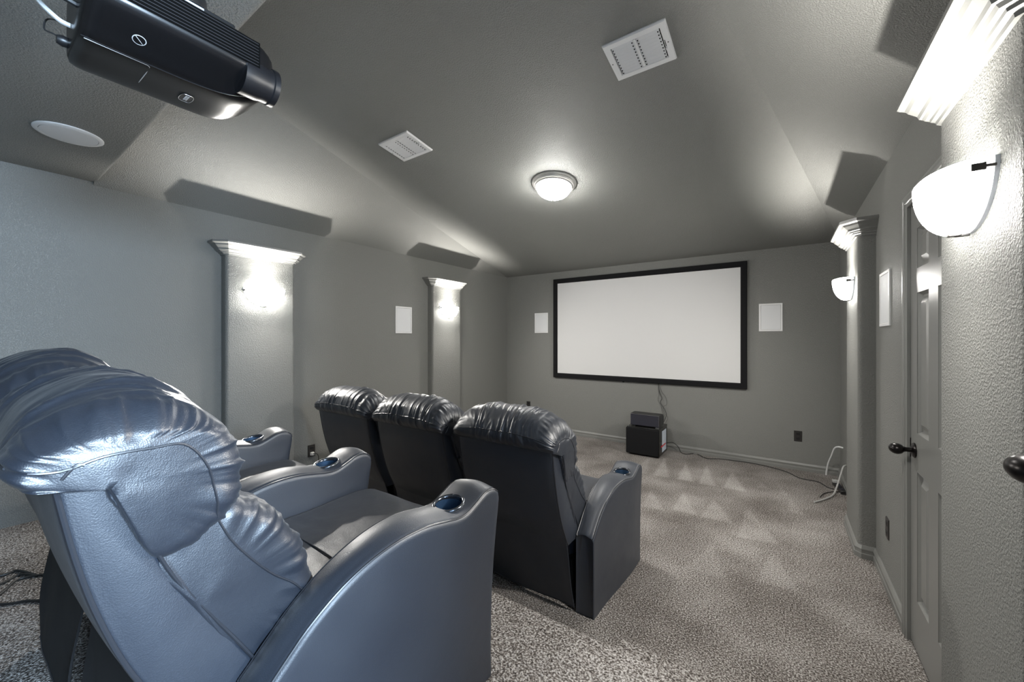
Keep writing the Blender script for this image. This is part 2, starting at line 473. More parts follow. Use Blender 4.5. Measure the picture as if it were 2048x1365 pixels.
def wall_speaker(label, org, right, nrm, w, h):
    """flush in-wall speaker: right = direction across, nrm = out of the wall"""
    t = thing('wall_speaker', label, 'speaker', org, 0, 'white flush wall speakers')
    R_, N_, U_ = Vector(right), Vector(nrm), Vector((0, 0, 1))
    def P(a, d, c): return R_*a + N_*d + U_*c
    bm = B()
    prof = [(0, .0), (0, .006), (.002, .0085), (.016, .0085), (.018, .006), (.018, .001)]
    loft(bm, [[P(sx*(w/2-o), d, sz*(h/2-o)) for o, d in prof] for sx, sz in ((-1,-1),(1,-1),(1,1),(-1,1),(-1,-1))], cap0=False, cap1=False)
    bmesh.ops.remove_doubles(bm, verts=bm.verts, dist=1e-5)
    obj('frame', bm, M['white'], t)
    bm = B(); a, c = w/2-.0195, h/2-.0195
    loft(bm, [[P(sx*a, d, sz*c) for sx, sz in ((-1,-1),(1,-1),(1,1),(-1,1))] for d in (.0, .0065)])
    obj('grille', bm, M['grille'], t)
    return t
wall_speaker('white wall speaker left of the projection screen', (-3.077, WF, 1.673), (1,0,0), (0,-1,0), .236, .31)
wall_speaker('white wall speaker right of the projection screen', (-.098, WF, 1.668), (1,0,0), (0,-1,0), .222, .312)
wall_speaker('white speaker on the long wall between the two lamp pilasters opposite the door', (WL, 3.10, 1.652), (0,1,0), (1,0,0), .243, .32)
wall_speaker('white speaker on the wall beside the closed door, next to the pilaster', (WR, 3.10, 1.660), (0,1,0), (-1,0,0), .26, .32)
# round ceiling speaker in the soffit
t = thing('ceiling_speaker', 'round white speaker set in the low ceiling beside the projector', 'speaker', (-2.958, .342, SOF_Z))
bm = B(); lathe(bm, [(.0, .0), (.122, .0), (.122, -.004), (.116, -.008), (.103, -.008), (.101, -.005), (0, -.005)], (0,0,0), (0,0,1), 56); obj('rim', bm, M['white'], t, smooth=True)
bm = B(); lathe(bm, [(0, -.0055), (.1005, -.0055), (.1, -.0085), (.06, -.0105), (0, -.0115)], (0,0,0), (0,0,1), 56); obj('grille', bm, M['grille'], t, smooth=True)

def outlet(label, org, right, nrm, plug=False, sockets=True, w=.072, h=.116):
    t = thing('wall_outlet', label, 'outlet', org, 0, 'dark wall plates')
    R_, N_, U_ = Vector(right), Vector(nrm), Vector((0, 0, 1))
    def bx(bm, a0, a1, d0, d1, c0, c1, ins=0.0):
        loft(bm, [[R_*a + N_*d0 + U_*c for a, c in ((a0,c0),(a1,c0),(a1,c1),(a0,c1))], [R_*a + N_*d1 + U_*c for a, c in ((a0+ins,c0+ins),(a1-ins,c0+ins),(a1-ins,c1-ins),(a0+ins,c1-ins))]])
    bm = B(); bx(bm, -w/2, w/2, 0, .006, -h/2, h/2, .004); obj('cover_plate', bm, M['dark_plate'], t)
    if sockets:
        for s in (-1, 1):
            bm = B(); bx(bm, -.017, .017, .006, .008, s*.027-.014, s*.027+.014, .002); q = obj('socket', bm, M['black'], t)
            bm = B()
            for a in (-.007, .006): bx(bm, a, a+.0022, .008, .0083, s*.027-.004, s*.027+.005)
            obj('slot', bm, M['slot'], q)
    bm = B(); lathe(bm, [(0, .006), (.003, .006), (.003, .0072), (0, .0072)], (0,0,0), N_, 10); obj('screw', bm, M['clip'], t)
    if plug:
        bm = B(); bx(bm, -.016, .016, .008, .034, -.042, -.012, .003); obj('plug', bm, M['plugw'], t)
        bm = B(); tube(bm, [R_*0 + N_*.03 + U_*-.027, N_*.05 + R_*.03 + U_*-.03, N_*.04 + R_*.05 + U_*-.10, N_*.03 + R_*.04 + U_*-.30], .0035, 8, 24); obj('plug_cord', bm, M['cableb'], t, smooth=True)
    return t
outlet('dark outlet plate low on the screen wall at the right end', (.150, WF, .366), (1,0,0), (0,-1,0))
outlet('dark outlet plate low on the screen wall, half hidden behind a headrest', (-3.315, WF, .37), (1,0,0), (0,-1,0))
outlet('dark outlet with a plug in it behind the front seat row', (WL, 1.985, .345), (0,1,0), (1,0,0), plug=True)
outlet('dark outlet plate beside the closed door above the baseboard', (WR, 3.045, .345), (0,1,0), (-1,0,0))

# ------------------------------------------------------------------ ceiling vents and dome lamp on the sloped ceiling
NC = Vector((0, SL, 1)).normalized()
EY = Vector((0, 1, -SL)).normalized()
def cpt(x, y): return Vector((x, y, zc(y)))
RC = Matrix(((1, 0, 0), (0, EY.y, NC.y), (0, EY.z, NC.z))).to_4x4()   # local z = up out of the ceiling
def vent(label, x, y, w, d, lever_x):
    t = thing('ceiling_vent', label, 'vent', cpt(x, y), 0, 'white vents in the sloped ceiling')
    t.rotation_euler = RC.to_euler()
    bm = B()
    prof = [(0, 0), (0, -.006), (.004, -.013), (.030, -.013), (.033, -.009), (.033, 0)]
    loft(bm, [[(sx*(w/2-o), sy*(d/2-o), z) for o, z in prof] for sx, sy in ((-1,-1),(1,-1),(1,1),(-1,1),(-1,-1))], cap0=False, cap1=False)
    bmesh.ops.remove_doubles(bm, verts=bm.verts, dist=1e-5)
    obj('frame', bm, M['white'], t)
    bm = B(); box(bm, -w/2+.03, w/2-.03, -d/2+.03, d/2-.03, -.002, -.0005); obj('dark_duct', bm, M['slot'], t)
    n = 9; iw, idp = w/2-.034, d/2-.034
    for s in (-1, 1):
        bm = B(); x0, x1 = (-iw+.004, -.008) if s < 0 else (.008, iw-.004)
        for k in range(n):
            yy = -idp + (k+.5)*2*idp/n; h = idp/n*.93
            loft(bm, [[(xx, yy-h, -.0045), (xx, yy+h*.72, -.0125), (xx, yy+h*.9, -.0115), (xx, yy-h*.8, -.003)] for xx in (x0, x1)])
        bank = obj('louver_bank', bm, M['white'], t)
        bm = B()
        for k in range(n):
            yy = -idp + (k+.5)*2*idp/n
            loft(bm, [[(x0+.0025, yy+.001, z), (x0+.0095, yy+.001, z), (x0+.006, yy+.0085, z)] for z in (-.0105, -.0132)])
        obj('louver_gap', bm, M['slot'], bank)
        bm = B()
        for k in range(n):
            yy = -idp + (k+.5)*2*idp/n
            loft(bm, [[(x1-.0095, yy+.001, z), (x1-.0025, yy+.001, z), (x1-.006, yy+.0085, z)] for z in (-.0105, -.0132)])
        obj('louver_gap', bm, M['slot'], bank)
    bm = B(); box(bm, -.0065, .0065, -idp, idp, -.0125, -.003); obj('divider', bm, M['white'], t)
    bm = B(); box(bm, lever_x-.0015, lever_x+.0015, -.02, .03, -.0138, -.0125); obj('lever_slot', bm, M['slot'], t)
    bm = B(); box(bm, lever_x-.003, lever_x+.003, .018, .026, -.028, -.0125); obj('lever', bm, M['white'], t)
    for s in (-1, 1):
        bm = B(); lathe(bm, [(0, -.0128), (.0035, -.0128), (.003, -.0142), (0, -.0142)], (s*(w/2-.014), 0, 0), (0, 0, 1), 10); obj('screw', bm, M['clip'], t)
    return t
vent('larger white ceiling vent nearest the camera, beside the right crease', -.600, 2.021, .310, .252, .128)
vent('smaller-looking white ceiling vent between the projector and the dome lamp', -2.382, 1.998, .33, .256, .135)
t = thing('ceiling_lamp', 'lit frosted dome lamp with a ribbed metal rim on the sloped ceiling', 'lamp', cpt(-1.612, 2.965))
t.rotation_euler = RC.to_euler()
bm = B(); lathe(bm, [(0, 0), (.190, 0), (.192, -.008), (.188, -.016), (.178, -.020), (.176, -.028), (.168, -.034), (.160, -.036), (.158, -.044), (.148, -.047), (.143, -.040), (0, -.036)], (0,0,0), (0,0,1), 64)
obj('rim', bm, M['nickel'], t, smooth=True, angle=50)
bm = B(); lathe(bm, [(.146, -.042)] + [(.146*math.cos(a), -.045-.088*math.sin(a)) for a in [PI/2*i/14 for i in range(15)]], (0,0,0), (0,0,1), 56)
obj('glass_dome', bm, M['dome'], t, smooth=True, angle=0)
bm = B(); lathe(bm, [(0, -.128), (.012, -.128), (.014, -.136), (.012, -.145), (.006, -.150), (.006, -.158), (0, -.160)], (0,0,0), (0,0,1), 20)
obj('finial', bm, M['nickel'], t, smooth=True)

# ------------------------------------------------------------------ wall sconces
def sconce(label, x0, sx, yc, power):
    t = thing('wall_sconce', label, 'lamp', (x0, yc, 1.85), 0, 'glass half-bowl sconces on the pilasters')
    # glass half bowl: front view a half disc, bulging outwards
    W2, HB, PR, GAP = .158, .148, .080, .026
    def P(a, d, c): return (sx*d, a, c)
    bm = B(); rings_o = []; nth, nph = 28, 14
    # theta runs along the half-disc rim (pi..2pi), rho from 1 (rim) to 0 (front centre at top edge)
    def surf(th, rho, off=0.0):
        a = math.cos(th)*W2*rho; c = math.sin(th)*HB*rho
        d = GAP + (PR)*math.sqrt(max(0.0, 1-rho**2.3)) - off
        return P(a, d, c + .012*(1-abs(a)/W2)*0)
    for k in range(nph+1):
        rho = math.sin(PI/2*(1-k/nph)) if k < nph else 0.0
        rho = max(rho, .0)
        rings_o.append([surf(PI + PI*i/nth, rho) for i in range(nth+1)])
    inner = []
    for k in range(nph, -1, -1):
        rho = math.sin(PI/2*(1-k/nph)) if k < nph else 0.0
        inner.append([surf(PI + PI*i/nth, rho*.975, .004) for i in range(nth+1)])
    # outer sheet then inner sheet, joined along the rim and the top edge
    vo = [[bm.verts.new(p) for p in r] for r in rings_o]; vi = [[bm.verts.new(p) for p in r] for r in reversed(inner)]
    for vv in (vo, vi):
        for a, b in zip(vv, vv[1:]):
            for i in range(nth): bm.faces.new((a[i], a[i+1], b[i+1], b[i]))
    for i in range(nth): bm.faces.new((vo[0][i], vo[0][i+1], vi[0][i+1], vi[0][i]))
    for e_ in (0, nth):
        for k in range(nph): bm.faces.new((vo[k][e_], vo[k+1][e_], vi[k+1][e_], vi[k][e_]))
    vset = set(sum(vi, []))
    inside = [f for f in bm.faces if all(v in vset for v in f.verts)]
    for f in inside: f.material_index = 1
    bmesh.ops.remove_doubles(bm, verts=bm.verts, dist=2e-5)
    gb = obj('glass_bowl', bm, M['bowl'], t, smooth=True, angle=60); gb.data.materials.append(M['bowl_in'])
    # back plate: half disc against the column
    bm = B(); n = 28
    loft(bm, [[P(math.cos(PI+PI*i/n)*W2*.985*q, d, math.sin(PI+PI*i/n)*HB*.99*q) for i in range(n+1)] for q, d in ((1, .0), (1, .008), (.985, .010))])
    obj('back_plate', bm, M['glassplate'], t, smooth=True, angle=40)
    # clips: two at the ends, one below
    for (a, c, ta, tc) in ((-W2*.985, -.022, 0, 1), (W2*.985, -.022, 0, 1), (0, -HB*.995, 1, 0)):
        bm = B()
        ra, rc = (.004, .009) if tc else (.009, .004)
        def bxs(a0, a1, d0, d1, c0, c1):
            pts = [P(x, d, z) for d in (d0, d1) for x, z in ((a0,c0),(a1,c0),(a1,c1),(a0,c1))]
            loft(bm, [pts[:4], pts[4:]])
        bxs(a-.0035, a+.0035, .006, .034, c-.0035, c+.0035) if tc else bxs(a-.0035, a+.0035, .006, .034, c-.006, c+.001)
        bxs(a-ra, a+ra, .022, .046, c-rc, c+rc)
        obj('clip', bm, M['clip'], t, bevel=.0015)
    # bulb
    bm = B(); lathe(bm, [(0, -.03), (.008, -.03), (.010, -.01), (.016, .005), (.018, .018), (.012, .032), (0, .036)], (sx*.066, 0, -.085), (0, 0, 1), 18)
    obj('bulb', bm, M['bowl_in'], t, smooth=True)
    ld = bpy.data.lights.new('sconce_light', 'SPOT'); ld.energy = power; ld.spot_size = math.radians(157); ld.spot_blend = .8; ld.color = (1, .965, .90); ld.shadow_soft_size = .012
    lo = link(bpy.data.objects.new('sconce_light', ld)); lo.location = (x0 + sx*.080, yc, 1.85-.045); lo.rotation_euler = (0, PI + sx*math.radians(45), 0)
    gd = bpy.data.lights.new('sconce_glow', 'SPOT'); gd.energy = 22; gd.color = (1, .965, .90); gd.spot_size = math.radians(178); gd.spot_blend = .9; gd.shadow_soft_size = .02
    go = link(bpy.data.objects.new('sconce_glow', gd)); go.location = (x0 + sx*.150, yc, 1.795); go.rotation_euler = (0, sx*math.radians(-52), 0)
    return t
SP = 30
sconce('lit glass sconce on the first pilaster of the long wall, behind the seats', WL+DEP, 1, 1.525, SP)
sconce('lit glass sconce on the long wall pilaster nearest the screen', WL+DEP, 1, 3.765, SP)
sconce('small-looking lit glass sconce on the pilaster between the door and the screen', WR-DEP, -1, 3.652, SP)
sconce('big lit glass sconce on the pilaster right beside the camera', WR-DEP, -1, 1.520, SP)

# ------------------------------------------------------------------ projector
PX, PY, PZ = -1.405, 0.0, 2.150
pj = thing('projector', 'black ceiling projector with side louvers hanging from the low ceiling', 'projector', (PX, 0, PZ))
SEC = catmull([(-.135, .001, 0), (-.05, 0, 0), (.035, 0, 0), (.08, .018, 0), (.125, .040, 0), (.146, .054, 0), (.152, .070, 0), (.150, .138, 0), (.142, .150, 0), (.12, .154, 0), (0, .156, 0), (-.13, .154, 0), (-.15, .146, 0), (-.156, .12, 0), (-.157, .05, 0), (-.153, .012, 0)], 84, True)
ST = [(.172, .80, .0), (.178, .93, 0), (.190, .985, 0), (.205, 1, 0), (.30, 1, 0), (.40, 1, 0), (.455, 1, 0), (.485, .985, .0), (.510, .94, .0), (.530, .86, .0), (.545, .76, 0), (.556, .64, 0), (.562, .5, 0)]
bm = B(); rings = []
for y, s, _ in ST:
    cx, cz = (.0, .08) if y < .3 else (.095, .075)
    ring = []
    for p in SEC:
        bx_, bz = cx + (p.x-cx)*s, cz + (p.y-cz)*(s if y > .3 else .5+.5*s)
        yy = y
        if y > .3: yy = y + .0*(p.x)
        ring.append((bx_, yy, bz))
    rings.append(ring)
loft(bm, rings)
body = obj('body', bm, M['proj'], pj, smooth=True, angle=60)
# seam lines and lamp door outline
def pline(name, pts, r, m, parent, n=30):
    bm = B(); tube(bm, pts, r, 6, n); return obj(name, bm, m, parent, smooth=True)
pline('body_seam', [(.036, .176, .001), (.036, .30, -.0004), (.040, .40, .0), (.055, .47, .003), (.085, .525, .014)], .0012, M['projside'], body)
pline('body_seam', [(.030, .182, -.0003), (.030, .296, -.0003)], .0009, M['printgray'], body, 4)
pline('body_seam', [(.030, .296, -.0003), (.02, .302, -.0003), (-.06, .302, -.0003), (-.145, .302, .004)], .0009, M['printgray'], body, 24)
# side louvers
bm = B(); box(bm, .142, .1536, .232, .515, .067, .140); obj('grille_recess', bm, M['slot'], pj)
bm = B()
for k in range(8):
    z = .072 + k*.0088
    box(bm, .1530, .1552, .236, .511, z, z+.0009)
obj('louver_grille', bm, M['slat'], pj)
# lens
bm = B(); lathe(bm, [(0, .0), (.054, .0), (.054, .045), (.050, .058), (.050, .075), (.053, .078), (.053, .092), (.048, .094), (.042, .088), (.036, .080), (0, .080)], (.100, .482, .056), (0, 1, 0), 40)
lens = obj('lens_barrel', bm, M['projside'], pj, smooth=True, angle=40)
bm = B(); lathe(bm, [(0, .0815), (.037, .081), (.034, .084), (.02, .088), (0, .0895)], (.100, .482, .056), (0, 1, 0), 32); obj('lens_glass', bm, M['lens'], lens, smooth=True)
# badge with pale lettering strokes
bm = B()
bp = catmull([(-.020, -.012, 0), (.0, -.0155, 0), (.020, -.012, 0), (.023, 0, 0), (.020, .012, 0), (0, .0155, 0), (-.020, .012, 0), (-.023, 0, 0)], 40, True)
BC = Vector((-.062, .402, -.0004))
loft(bm, [[BC + Vector((p.x, p.y, z)) for p in bp] for z in (.002, -.0012)])
badge = obj('badge', bm, M['black'], pj)
bm = B(); tube(bm, [BC + Vector((p.x, p.y, -.0012)) for p in bp], .0008, 6, None, True); obj('badge_rim', bm, M['silver'], badge, smooth=True)
bm = B()
for k in range(5):
    x = -.013 + k*.0062; box(bm, BC.x+x, BC.x+x+.0016, BC.y-.0045, BC.y+.0045, BC.z-.0018, BC.z-.001)
    box(bm, BC.x+x+.0028, BC.x+x+.0042, BC.y-.0045, BC.y+.0045, BC.z-.0018, BC.z-.001)
    if k % 2 == 0: box(bm, BC.x+x, BC.x+x+.0042, BC.y-.0008, BC.y+.0008, BC.z-.0018, BC.z-.001)
obj('badge_lettering', bm, M['printgray'], badge)
# round warning sign on the slanted facet
fd = Vector((.09, 0, .040)).normalized(); fn = Vector((.040, 0, -.09)).normalized(); fo = Vector((.088, .268, .0235))
def FPt(a, b, h=.0): return fo + fd*a + Vector((0, 1, 0))*b + fn*h
bm = B()
tube(bm, [FPt(.0125*math.cos(2*PI*k/36), .0125*math.sin(2*PI*k/36), .0008) for k in range(36)], .0014, 6, None, True)
tube(bm, [FPt(-.0088, .0088, .0008), FPt(.0088, -.0088, .0008)], .0012, 6)
tube(bm, [FPt(.005*math.cos(a), .003*math.sin(a)+.002, .0006) for a in [PI*i/8 for i in range(9)]], .0008, 6)
tube(bm, [FPt(-.006, -.004, .0006), FPt(0, -.0075, .0006), FPt(.006, -.004, .0006)], .0008, 6)
obj('warning_sign', bm, M['printgray'], pj, smooth=True)
# mount: plate, arms and ceiling cup
bm = B(); box(bm, -.10, .105, .25, .47, .154, .186); plate = obj('mount_plate', bm, M['black'], pj, bevel=.004)
bm = B(); box(bm, .1045, .1062, .300, .395, .160, .180); lab = obj('rating_label', bm, M['paper'], pj)
bm = B()
for k in range(3): box(bm, .1062, .1064, .315, .382-.02*k, .164+.005*k, .1655+.005*k)
obj('label_print', bm, M['slot'], lab)
bm = B(); lathe(bm, [(0, .19), (.05, .19), (.056, .20), (.058, .235), (.05, .255), (.03, .262), (.028, .29), (.062, .30), (.064, .312), (0, .312)], (.03, .365, -.001), (0, 0, 1), 36)
obj('mount_cup', bm, M['black'], plate, smooth=True, angle=40)
for (x, y) in ((.06, .46), (.10, .50), (-.05, .47)):
    bm = B(); tube(bm, [(x, y, .150), (x, y, .172), (x-.01, y-.02, .178), (x-.04, y-.07, .178)], .004, 8, 14); obj('mount_arm', bm, M['black'], plate, smooth=True)
bm = B(); lathe(bm, [(0, .152), (.009, .152), (.009, .160), (0, .162)], (.115, .515, 0), (0, 0, 1), 16); obj('adjust_foot', bm, M['black'], pj, smooth=True)
bm = B(); lathe(bm, [(0, .152), (.005, .152), (.005, .178), (0, .178)], (.075, .50, 0), (0, 0, 1), 12); obj('thumb_screw', bm, M['silver'], pj, smooth=True)
bm = B(); tube(bm, [(-.120, .17, .05), (-.12, .150, .055), (-.125, .135, .06), (-.13, .14, .09), (-.128, .165, .10)], .002, 6, 20); obj('dust_cap_tether', bm, M['cableb'], pj, smooth=True)
bm = B(); lathe(bm, [(0, 0), (.012, 0), (.014, .012), (.010, .022), (0, .022)], (-.118, .176, .045), (0, -1, 0), 16); obj('rear_jack', bm, M['black'], pj, smooth=True)

def cable(name, label, pts, r, m, n=40, cat='cable', group=None, sag=None):
    bm = B(); tube(bm, pts, r, 8, n)
    o = obj(name, bm, M[m] if isinstance(m, str) else m, None, smooth=True)
    return tag(o, label, cat, group)
cable('cable', 'white cable with dark plug hanging behind the projector', [(-1.470, .172, 2.215), (-1.475, .150, 2.222), (-1.50, .115, 2.27), (-1.52, .08, 2.36), (-1.50, .06, 2.455)], .0055, 'cablew')
cable('cable', 'thick black cable looping into the back of the projector', [(-1.40, .174, 2.235), (-1.40, .13, 2.245), (-1.43, .085, 2.29), (-1.47, .07, 2.38), (-1.44, .06, 2.455)], .0075, 'cableb')
cable('cable', 'dark blue cable nearest the mount behind the projector', [(-1.385, .174, 2.245), (-1.385, .14, 2.255), (-1.40, .10, 2.30), (-1.42, .085, 2.38), (-1.39, .08, 2.455)], .006, 'cablebl')

# ------------------------------------------------------------------ subwoofer, centre speaker, cords by the screen wall
t = thing('subwoofer', 'black box subwoofer on the carpet below the screen', 'subwoofer', (-1.385, 4.79, 0))
bm = B(); box(bm, -.195, .195, .0, .39, .012, .345); obj('cabinet', bm, M['blackgloss'], t, bevel=.005)
bm = B(); box(bm, -.200, .190, -.022, -.001, .018, .335); obj('front_grille', bm, M['velvet'], t, bevel=.01, seg=3)
bm = B(); box(bm, .1952, .1965, .13, .33, .045, .30); lb = obj('control_panel', bm, M['paper'], t)
bm = B()
for k in range(4): box(bm, .1965, .1972, .15+.045*k, .156+.045*k, .06, .285)
for k in range(3): box(bm, .1965, .1972, .14, .32, .10+.07*k, .103+.07*k)
obj('panel_print', bm, M['printgray'], lb)
bm = B(); box(bm, .1953, .1975, .08, .30, .112, .130); obj('red_band', bm, M['red'], t)
for sx in (-.16, .16):
    for yy in (.05, .34):
        bm = B(); lathe(bm, [(0, 0), (.018, 0), (.02, .012), (0, .014)], (sx, yy, 0), (0, 0, 1), 14); obj('foot', bm, M['black'], t, smooth=True)
t = thing('center_speaker', 'small black centre speaker lying on top of the subwoofer', 'speaker', (-1.375, 4.83, .3455))
bm = B(); box(bm, -.175, .18, .012, .17, .008, .155); obj('cabinet', bm, M['black'], t, bevel=.006, seg=3)
bm = B(); box(bm, -.170, .172, .0, .0125, .014, .150); obj('cloth_grille', bm, M['charcoal'], t, bevel=.004)
bm = B(); tube(bm, [(-.168, -.001, .150), (.168, -.001, .150), (.1715, -.001, .146), (.1715, -.001, .02)], .0016, 6); obj('silver_edge', bm, M['silver'], t, smooth=True)
for sx in (-.13, .15):
    bm = B(); box(bm, sx-.02, sx+.02, -.004, .12, .0, .009); obj('foot', bm, M['silver'] if sx > 0 else M['black'], t, bevel=.002)
bm = B(); box(bm, -.02, .18, .171, .20, .03, .13); obj('rear_terminal', bm, M['black'], t, bevel=.004)
gw = 'thin wires hanging from the screen'
cable('wire', 'thickest dark wire hanging from the screen frame down behind the centre speaker', [(-1.312, WF-.02, .85), (-1.300, WF-.012, .74), (-1.268, WF-.012, .66), (-1.285, WF-.014, .60), (-1.235, WF-.02, .52), (-1.205, WF-.05, .45), (-1.203, 5.06, .39)], .0035, 'cableb', 60, 'wire', gw)
cable('wire', 'thin loose wire bowing right of the dark wire under the screen', [(-1.308, WF-.02, .85), (-1.27, WF-.01, .74), (-1.215, WF-.01, .66), (-1.21, WF-.01, .58), (-1.25, WF-.012, .55), (-1.235, WF-.02, .47), (-1.190, WF-.04, .42), (-1.19, 5.08, .37)], .0016, 'cableb', 60, 'wire', gw)
cable('wire', 'thin loose wire bowing left of the dark wire under the screen', [(-1.314, WF-.02, .85), (-1.305, WF-.01, .72), (-1.315, WF-.01, .62), (-1.275, WF-.012, .56), (-1.262, WF-.02, .48), (-1.222, WF-.05, .43), (-1.22, 5.05, .38)], .0016, 'cableb', 60, 'wire', gw)
pts = [Vector((-1.185, 5.10, .12)), Vector((-1.12, 5.17, .12)), Vector((-1.06, 5.19, .07)), Vector((-1.03, 5.20, .006))]
pts += [pt_floor(x, y, .005) for x, y in ((1372, 909), (1392, 908), (1412, 917), (1440, 918.5), (1470, 922), (1505, 927), (1545, 936), (1575, 945), (1600, 957), (1635, 964), (1655, 975), (1668, 979))]
cable('cable', 'long black power cord running along the screen wall carpet to the power strip', pts, .0042, 'cableb', 120, 'cord')
t = thing('power_strip', 'dark power strip on the carpet in the corner behind the pilaster', 'power strip', (.452, 4.80, 0), .12)
bm = B(); box(bm, -.022, .022, -.16, .16, .0, .032); obj('housing', bm, M['black'], t, bevel=.005)
for k in range(4):
    bm = B(); box(bm, -.013, .013, -.12+.065*k, -.08+.065*k, .032, .0335); obj('socket', bm, M['charcoal'], t)
bm = B(); box(bm, -.035, .015, .06, .10, .0335, .06); obj('plug', bm, M['cableg'], t, bevel=.004)
cable('cable', 'white cable sticking out of the corner wall and drooping over the baseboard', [(WR+.01, 5.00, .348), (.47, 5.02, .352), (.44, 5.05, .325), (.42, 5.09, .24), (.40, 5.14, .15), (.388, 5.17, .06), (.385, 5.18, .012)], .008, 'cablew', 50)
cable('cable', 'gray cable curling from the corner wall onto the carpet', [(WR+.01, 4.78, .24), (.478, 4.74, .235), (.455, 4.70, .17), (.430, 4.66, .09), (.39, 4.55, .02), (.33, 4.42, .011), (.26, 4.30, .010), (.235, 4.262, .010)], .007, 'cableg', 60)
cable('cable', 'short black cord leaving the power strip behind the pilaster', [pt_floor(1690, 986, .006), pt_floor(1672, 984, .006), pt_floor(1650, 987, .006), pt_floor(1640, 995, .006)], .0035, 'cableb', 30, 'cord')
# cords on the platform carpet behind the back row
gl = 'black cords on the platform behind the back row'
for lab_, q in (('black cord on the platform carpet, uppermost of the bunch at the photo edge', ((-30, 1160), (10, 1150), (35, 1142), (70, 1150))),
                ('black cord on the platform carpet, second of the bunch at the photo edge', ((-30, 1182), (10, 1165), (40, 1150), (75, 1152))),
                ('curved black cord on the platform carpet sweeping towards the back row', ((-40, 1215), (5, 1186), (30, 1163), (58, 1154), (90, 1150))),
                ('lone black cord on the platform carpet below the bunch', ((-40, 1212), (20, 1208), (50, 1203), (95, 1202)))):
    cable('cable', lab_, [pt_floor(x, y, PLAT+.006) for x, y in q], .0055, 'cableb', 30, 'cord', gl)

# ------------------------------------------------------------------ recliners
def pillow(prof, H, r, R, nprof, nx, wr, centre=None, bulge=.02, ncap=9, dome=None):
    """stuffed leather cushion: closed side profile (y,z) swept across x in [-H,H], rounded ends.  Returns bmesh + rings of coordinates."""
    P = catmull([(0, a, b) for a, b in prof], nprof, True)
    c = Vector((0, sum(p.y for p in P)/len(P), sum(p.z for p in P)/len(P))) if centre is None else Vector((0, *centre))
    st = []
    for k in range(1, ncap+1):
        q = k/ncap; st.append((-(H + bulge*math.cos(q*PI/2)**.8 if q < 1 else H), (1-r/R)*q))
    nr = 9
    for k in range(1, nr+1):
        a = PI/2*k/nr; st.append((-(H - r + r*math.cos(a)), 1 - r/R + r/R*math.sin(a)))
    half = nx//2
    for k in range(1, half+1): st.append((-(H-r)*(1-k/half), 1.0))
    st = st + [(-x, f) for x, f in reversed(st[:-1])]
    rings = []
    for x, f in st:
        ring = []
        for i, p in enumerate(P):
            q = c + (p-c)*f
            n = Vector((0, p.y-c.y, p.z-c.z)).normalized()
            if f < .98 and abs(x) > H-r: n = (n*f + Vector((math.copysign(1, x)*1.2, 0, 0))*(1-f)*3).normalized()
            d = wr(x/H, i/nprof, f, x, q)
            v = Vector((x, q.y, q.z)) + n*d
            if dome: v.z = dome(v.x, v.y, v.z)
            ring.append(v)
        rings.append(ring)
    bm = B(); loft(bm, rings)
    return bm, rings
def ridge(v, p=1.6): return (1-min(1.0, abs(noise.noise(v))*2.2))**p

def head_wr(seed, anchor):
    def f(t, s, fr, x, q):
        dy, dz = q.y-anchor[0], q.z-anchor[1]
        dist = math.hypot(dy, dz)
        side = sm(.86, 1.0, abs(t))
        # gathers running over the cushion from seam to seam, bunched along x and slanted
        xx = x + .22*dist + .05*noise.noise(Vector((x*7, s*5, seed)))
        w = ridge(Vector((xx*15, s*3.6, seed)), 2.2)*.0070 + ridge(Vector((xx*33, s*8, seed+7)), 2.2)*.0046 + ridge(Vector((xx*60, s*14, seed+8)), 2)*.0016
        amp = max(.12, .55 + 1.1*noise.noise(Vector((x*6, s*6, seed+3))))
        # pleats squeezed out of the side seam, across the rounded edge
        edge = sm(.70, .90, abs(t))*sm(.60, .86, fr)
        pl = ridge(Vector((s*30 + .6*noise.noise(Vector((x*9, s*9, seed))), x*5, seed+5)), 1.9)*.0075 + ridge(Vector((s*58, x*8, seed+6)), 2)*.003
        # long folds of the end panels fanning out from the back
        ang = math.atan2(dz, dy) + .3*noise.noise(Vector((dist*8, 0, seed+2)))
        en = ridge(Vector((ang*2.3, dist*4.5, seed+2)), 2.2)*.0042*sm(.05, .16, dist)*max(.15, .5 + noise.noise(Vector((ang*1.3, dist*3, seed+9))))
        low = noise.noise(Vector((x*5, s*4, seed+11)))*.004
        return 1.3*w*amp*(1-.8*edge)*(1-side) + 1.4*pl*edge*(.5+.5*amp) + en*side*(1-edge) + low
    return f
HEAD = [(-.262, .892), (-.284, .915), (-.289, .950), (-.280, .985), (-.258, 1.025), (-.215, 1.056), (-.165, 1.070), (-.11, 1.066), (-.060, 1.040), (-.020, .990), (.004, .93), (.016, .865),
        (.012, .80), (-.008, .752), (-.040, .726), (-.080, .708), (-.124, .712), (-.156, .780), (-.180, .846), (-.196, .884), (-.226, .888)]
LUMB = [(-.128, .752), (-.075, .782), (-.005, .776), (.050, .748), (.100, .692), (.140, .625), (.168, .550), (.178, .485), (.160, .440), (.105, .405), (.035, .402), (-.014, .480), (-.058, .562), (-.100, .642), (-.134, .708)]
def build_recliner(name, label, cat, loc, arms, group, rotz=0.0, seed=1.0, shared=None):
    t = thing(name, label, cat, loc, rotz, group)
    return t

def seam_of(rings, idxs):
    return [rings[j][i] for j, i in idxs]

